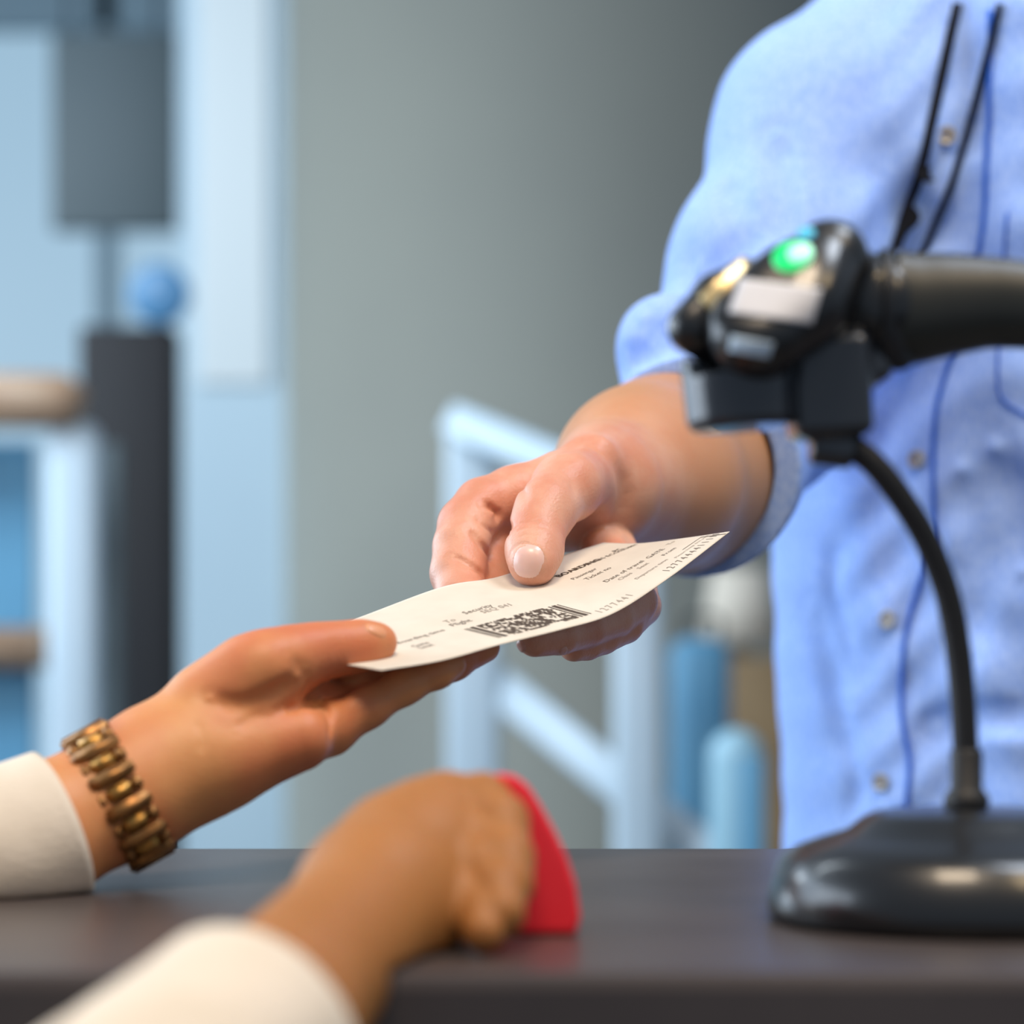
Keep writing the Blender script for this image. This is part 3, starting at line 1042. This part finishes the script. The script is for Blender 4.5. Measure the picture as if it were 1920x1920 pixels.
NL = 26
lm_c = link_mesh(.0104, .0057, .0040, 'link'); lm_s = link_mesh(.0042, .0057, .0034, 'link'); lm_w = link_mesh(.0190, .0057, .0038, 'link')
for me_, mm in ((lm_c, M['gold2']), (lm_s, M['gold']), (lm_w, M['gold'])): me_.materials.append(mm); me_.polygons.foreach_set('use_smooth', [True] * len(me_.polygons))
for k in range(NL):
    a = 2 * math.pi * k / NL
    rad = math.cos(a) * u0 + math.sin(a) * u1
    tan = -math.sin(a) * u0 + math.cos(a) * u1
    base = wc + rad * (.0262 + (.0006 if k % 2 else 0))
    if abs(k - NL // 4) <= 2 and (math.sin(a) * u1)[1] > 0.3: continue
    if abs(k - 3 * NL // 4) <= 2 and (math.sin(a) * u1)[1] > 0.3: continue
    items = [(lm_w, 0.0)] if k % 2 else [(lm_c, 0.0), (lm_s, .0071), (lm_s, -.0071)]
    for me_, off in items:
        off *= 1.0
        o = bpy.data.objects.new('link', me_)
        S.collection.objects.link(o)
        p = base + wa * off
        Rm = Matrix(((wa[0], tan[0], rad[0], p[0]), (wa[1], tan[1], rad[1], p[1]), (wa[2], tan[2], rad[2], p[2]), (0, 0, 0, 1)))
        o.parent = wr_o
        o.matrix_parent_inverse = Matrix.Translation(wr_o.location).inverted()
        o.matrix_basis = Rm
sg = 1 if u1[1] > 0 else -1
lathe('case', [(0, 0), (.0165, 0), (.0175, .002), (.0175, .006), (.0155, .0085), (0, .0088)], wc + u1 * sg * .0222, M['gold2'], wr_o, axis=u1 * sg)
lathe('dial', [(0, 0), (.0145, 0), (.0145, .0004), (0, .0004)], wc + u1 * sg * .0312, M['label'], wr_o, axis=u1 * sg)

# ------------------------------------------------------------------ the customer's other hand on the counter, holding a red booklet
h2 = blend([cone(P(735, 1670, .735), P(820, 1570, .755), .0235, .016), cone(P(720, 1710, .73), P(810, 1640, .745), .024, .018),
            cone(P(750, 1600, .75), P(830, 1535, .765), .018, .0125), cone(P(480, 1930, .625), P(690, 1715, .715), .0225, .0215),
            cone(P(180, 2230, .555), P(480, 1930, .625), .027, .0225)], .014)
h_in = chain([(790, 1560, .765, 12), (838, 1508, .765, 8.8), (905, 1500, .757, 7.8), (940, 1540, .747, 7.8), (952, 1590, .738, 7.2)], .004)
h_mi = chain([(785, 1600, .752, 12), (830, 1574, .752, 8.8), (905, 1572, .744, 7.8), (948, 1610, .734, 8), (956, 1660, .724, 7.2)], .004)
h_ri = chain([(780, 1650, .742, 12), (825, 1625, .742, 9.3), (895, 1628, .732, 8.4), (935, 1668, .722, 7.8), (940, 1712, .712, 7)], .004)
h_pi = chain([(770, 1690, .732, 12), (815, 1680, .732, 8.6), (875, 1688, .722, 7.6), (905, 1718, .714, 7), (905, 1748, .706, 6.2)], .004)
h_th = chain([(690, 1640, .77, 13), (780, 1580, .785, 10), (870, 1560, .79, 9), (930, 1575, .785, 8)], .004)


def hand2(p):
    d = smin(h2(p), h_th(p), .006)
    fg = np.minimum(np.minimum(h_in(p), h_mi(p)), np.minimum(h_ri(p), h_pi(p)))
    d = smin(d, fg, .003)
    return smax(d, np.where(p[:, 1] > .662, cz + .0005 - p[:, 2], -1), .003)


me = polygonize(hand2, (-.17, .54, cz - .07), (.02, .83, CZ - .02), .0014, 'hand')
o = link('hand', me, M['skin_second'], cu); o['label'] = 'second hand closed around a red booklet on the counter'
pts = catmull([P(120, 2290, .54), P(330, 2080, .59), P(470, 1940, .622)], 8)
o = sleeve('sleeve', pts, np.linspace(.036, .031, len(pts)), M['white_cloth'], cu, phase=.4)
o['label'] = 'white cuff of the second arm'
rg = lathe('ring', [(.0090, -.002), (.0102, -.0018), (.0106, 0), (.0102, .0018), (.0090, .002), (.0088, 0), (.0090, -.002)], P(880, 1572, .7465), M['ring'],
           axis=P(905, 1572, .744) - P(830, 1574, .752), seg=32)
tag(rg, 'gold finger ring on the hand holding the red booklet', 'ring')

bk = thing('passport', 'bright red booklet gripped in the hand on the counter', 'booklet', P(960, 1600, .76))
ex = P(1040, 1620, .76) - P(900, 1480, .765); ex /= np.linalg.norm(ex)
A_, B_ = P(925, 1452, .768), P(985, 1462, .762)
poly = [(880, 1478), (900, 1458), (940, 1450), (968, 1455), (992, 1476), (1015, 1512), (1040, 1558), (1062, 1605), (1080, 1660), (1088, 1720), (1080, 1752), (900, 1752)]


def slab(name, poly, Dc, th, m, parent, shrink=0.0, slope=0.0):
    c0 = np.mean(poly, axis=0)
    pl = [c0 + (np.array(q) - c0) * (1 - shrink) for q in poly]
    n = len(pl)
    V = [P(x, y, Dc + slope * (y - 1600) - th / 2) for x, y in pl] + [P(x, y, Dc + slope * (y - 1600) + th / 2) for x, y in pl]
    Fc = [tuple(range(n)), tuple(range(2 * n - 1, n - 1, -1))] + [(i, (i + 1) % n, (i + 1) % n + n, i + n) for i in range(n)]
    o = link(name, fixn(mesh(name, V, Fc)), m, parent, smooth=False)
    b = o.modifiers.new('bevel', 'BEVEL'); b.width = min(.002, th * .4); b.segments = 3
    return o


slab('cover', poly, .757, .004, M['red'], bk)
slab('pages', poly, .7605, .003, M['paper'], bk, shrink=.03)
slab('cover', poly, .764, .004, M['red'], bk)

# ------------------------------------------------------------------ scanner stand
DS = .78
st = thing('scanner_stand', 'black gooseneck stand on a round weighted base on the counter', 'stand', P(1812, 1600, .80) * np.array([1, 1, 0]) + np.array([0, 0, cz]))
bc = P(1812, 1520, .80); bc[2] = cz
hb = P(0, 1516, .80)[2] - cz
pr = [(0, 0), (.062, 0), (.0645, .002), (.065, .006), (.064, .010), (.0605, hb - .0165)]
pr += [(.055, hb - .0125), (.047, hb - .0095), (.039, hb - .007), (.034, hb - .003), (.030, hb - .001), (.022, hb), (0, hb)]
lathe('base', pr, bc, M['gloss'], st, seg=96)
lathe('collar', [(.0068, -.001), (.0074, .001), (.0074, .0035), (.0058, .006), (.0052, .0065), (.0052, .0185), (.0045, .0195), (0, .0195)], bc + np.array([0, 0, hb]), M['plastic_soft'], st, seg=32)
neck = catmull([P(1811, 1500, .80), P(1810, 1400, .80), P(1800, 1250, .80), P(1778, 1120, .798), P(1738, 1015, .795), P(1690, 935, .792), P(1640, 872, .79), P(1590, 832, .79), P(1540, 800, .79)], 14)
nr = np.linspace(.0043, .0042, len(neck)) + .00012 * np.sin(np.arange(len(neck)) * math.pi)
tube('gooseneck', neck, nr, M['plastic_soft'], st, seg=20)


def rbox(c, R_, half, r):
    c = np.array(c)

    def f(p):
        q = np.abs((p - c) @ R_) - (np.array(half) - r)
        return np.linalg.norm(np.maximum(q, 0), axis=1) + np.minimum(q.max(1), 0) - r
    return f


def cyl(a, b, ra, rb, r=.002):
    a = np.array(a); b = np.array(b); d = b - a; L = np.linalg.norm(d); d = d / L

    def f(p):
        h = (p - a) @ d
        t = np.clip(h / L, 0, 1)
        rad = np.linalg.norm((p - a) - h[:, None] * d, axis=1) - (ra + (rb - ra) * t) + r
        ax = np.abs(h - L / 2) - L / 2 + r
        return np.linalg.norm(np.maximum(np.stack([rad, ax], 1), 0), axis=1) + np.minimum(np.maximum(rad, ax), 0) - r
    return f


I3 = np.eye(3)
tilt = Matrix.Rotation(math.radians(5), 3, 'Y')
tl = np.array(tilt)
cupf = cyl(P(1390, 805, .79), P(1380, 665, .79), .0172, .0184, .003)
br1 = rbox(P(1552, 728, .795), np.array(Matrix.Rotation(math.radians(-3), 3, 'Y')), (.0128, .014, .0165), .004)
br2 = cyl(P(1520, 838, .79), P(1600, 850, .79), .0055, .0052, .002)
br3 = rbox(P(1590, 640, .80), np.array(Matrix.Rotation(math.radians(-28), 3, 'Y')), (.0075, .012, .017), .004)
cradle = lambda p: smax(smin(smin(cupf(p), br1(p), .0015), smin(br2(p), br3(p), .004), .004), -cyl(P(1385, 700, .785), P(1380, 630, .785), .0155, .0165, .001)(p), .001)
M['cup'] = mat('cup_plastic', '20242c', 0.3, coat=0.6, bump=.1, bscale=1500)
me = polygonize(cradle, (0.045, .752, CZ + .058), (0.135, .83, CZ + .13), .0009, 'cradle')
o = link('cradle', me, M['cup'], st); o['label'] = 'black cup that cradles the scanner head'

# ------------------------------------------------------------------ barcode scanner
sc = thing('barcode_scanner', 'black handheld barcode scanner with a green light resting in the stand', 'scanner', P(1480, 600, DS))
vn = np.array([-.25, -.80, .55])  # the face looks up and towards the viewer
vn /= np.linalg.norm(vn)
head1 = blend([cone(P(1553, 485, .788), P(1490, 560, .780), .0130, .0165, flat=(vn, 1.1)), cone(P(1490, 560, .780), P(1425, 615, .775), .0165, .0170, flat=(vn, 1.1)),
               cone(P(1600, 520, .80), P(1540, 600, .795), .008, .010)], .008)
neckf = blend([cone(P(1585, 550, .80), P(1648, 577, .80), .0135, .0168)], .006)


def head(p):
    d = smin(head1(p), neckf(p), .006)
    cpt = P(1490, 555, .78) + vn * .0125
    return smax(d, (p - cpt) @ vn, .004)


me = polygonize(head, (0.04, .74, CZ + .055), (0.14, .84, CZ + .155), .0008, 'head')
hd = link('head', me, M['gloss'], sc)
wing = lambda p: np.maximum(blend([cone(P(1395, 512, .792), P(1345, 560, .786), .0052, .0072, flat=(vn, 1.0)), cone(P(1345, 560, .786), P(1300, 615, .784), .0072, .0070, flat=(vn, 1.0)),
               cone(P(1300, 615, .784), P(1350, 668, .79), .0070, .006)], .006)(p), -9)
me = polygonize(wing, (0.04, .74, CZ + .06), (0.105, .83, CZ + .14), .0008, 'side_trim')
o = link('side_trim', me, M['gloss'], sc); o['label'] = 'glossy side trim of the head'
hx = [(1652, .0150, 575), (1662, .0182, 577), (1676, .0188, 578), (1710, .0184, 578), (1770, .0170, 572), (1850, .0150, 568), (1920, .0143, 572), (2010, .0140, 580), (2110, .0138, 592), (2150, .011, 598)]
hp = catmull([P(x, y, .80) for x, r, y in hx], 6)
hr = np.interp(np.linspace(0, 1, len(hp)), np.linspace(0, 1, len(hx)), [r for x, r, y in hx])
o = tube('handle', hp, hr, M['grip'], sc, seg=40, up=(0, 0, 1), sx=.8); o['label'] = 'dark olive-black handle'
me = polygonize(blend([cyl(P(1640, 577, .80), P(1664, 578, .80), .0188, .0192, .002), cone(P(1672, 640, .795), P(1690, 672, .795), .007, .0038)], .008), (0.10, .77, CZ + .07), (0.15, .83, CZ + .14), .001, 'neck_band')
link('neck_band', me, M['plastic'], sc)


def on_head(name, pix, th, m, f=head, up=.0004, parent=sc, nsub=10):
    """a sticker or lens on the scanner face: pixel quad, laid on the field"""
    q = [np.array(z, float) for z in pix]
    V, Fc = [], []
    for i in range(nsub + 1):
        for j in range(nsub + 1):
            a, b = i / nsub, j / nsub
            x, y = (q[0] * (1 - a) + q[1] * a) * (1 - b) + (q[3] * (1 - a) + q[2] * a) * b
            D = trace(f, x, y, .6, 1.0) or .78
            p = P(x, y, D)
            V.append(p + vn * up)
    k = nsub + 1
    for i in range(nsub):
        for j in range(nsub):
            a = i * k + j
            Fc.append((a, a + k, a + k + 1, a + 1))
    o = link(name, fixn(mesh(name, V, Fc)), m, parent)
    s = o.modifiers.new('thickness', 'SOLIDIFY'); s.thickness = th; s.offset = 1
    return o


o = on_head('label', [(1388, 524), (1542, 543), (1522, 610), (1366, 588)], .0003, M['label']); o['label'] = 'blank white sticker'
o = on_head('name_plate', [(1372, 630), (1452, 645), (1442, 674), (1366, 660)], .0003, M['plate']); o['label'] = 'small pale grey name plate'


o = on_head('side_glint', [(1392, 482), (1406, 505), (1338, 592), (1312, 560)], .0004, M['panel'], f=wing); o['label'] = 'pale gold patch painted as a warm reflection'  # painted reflection laid on the side trim, no separate part


def lens(name, x, y, r, m, lab):
    D = trace(head, x, y, .6, 1.0) or .78
    c = P(x, y, D)
    o = lathe(name, [(r, -.001), (r, .0004), (r * .8, .0011), (r * .4, .0015), (0, .0016)], c, m, sc, axis=vn, seg=24)
    o['label'] = lab
    return o


lens('status_light', 1486, 482, .0064, M['green'], 'lit green status light')
lens('status_light', 1502, 480, .0040, M['mint'], 'pale centre of the green light').location += Vector(vn * .0014)
lens('indicator', 1512, 440, .0028, M['cyan'], 'small cyan light')
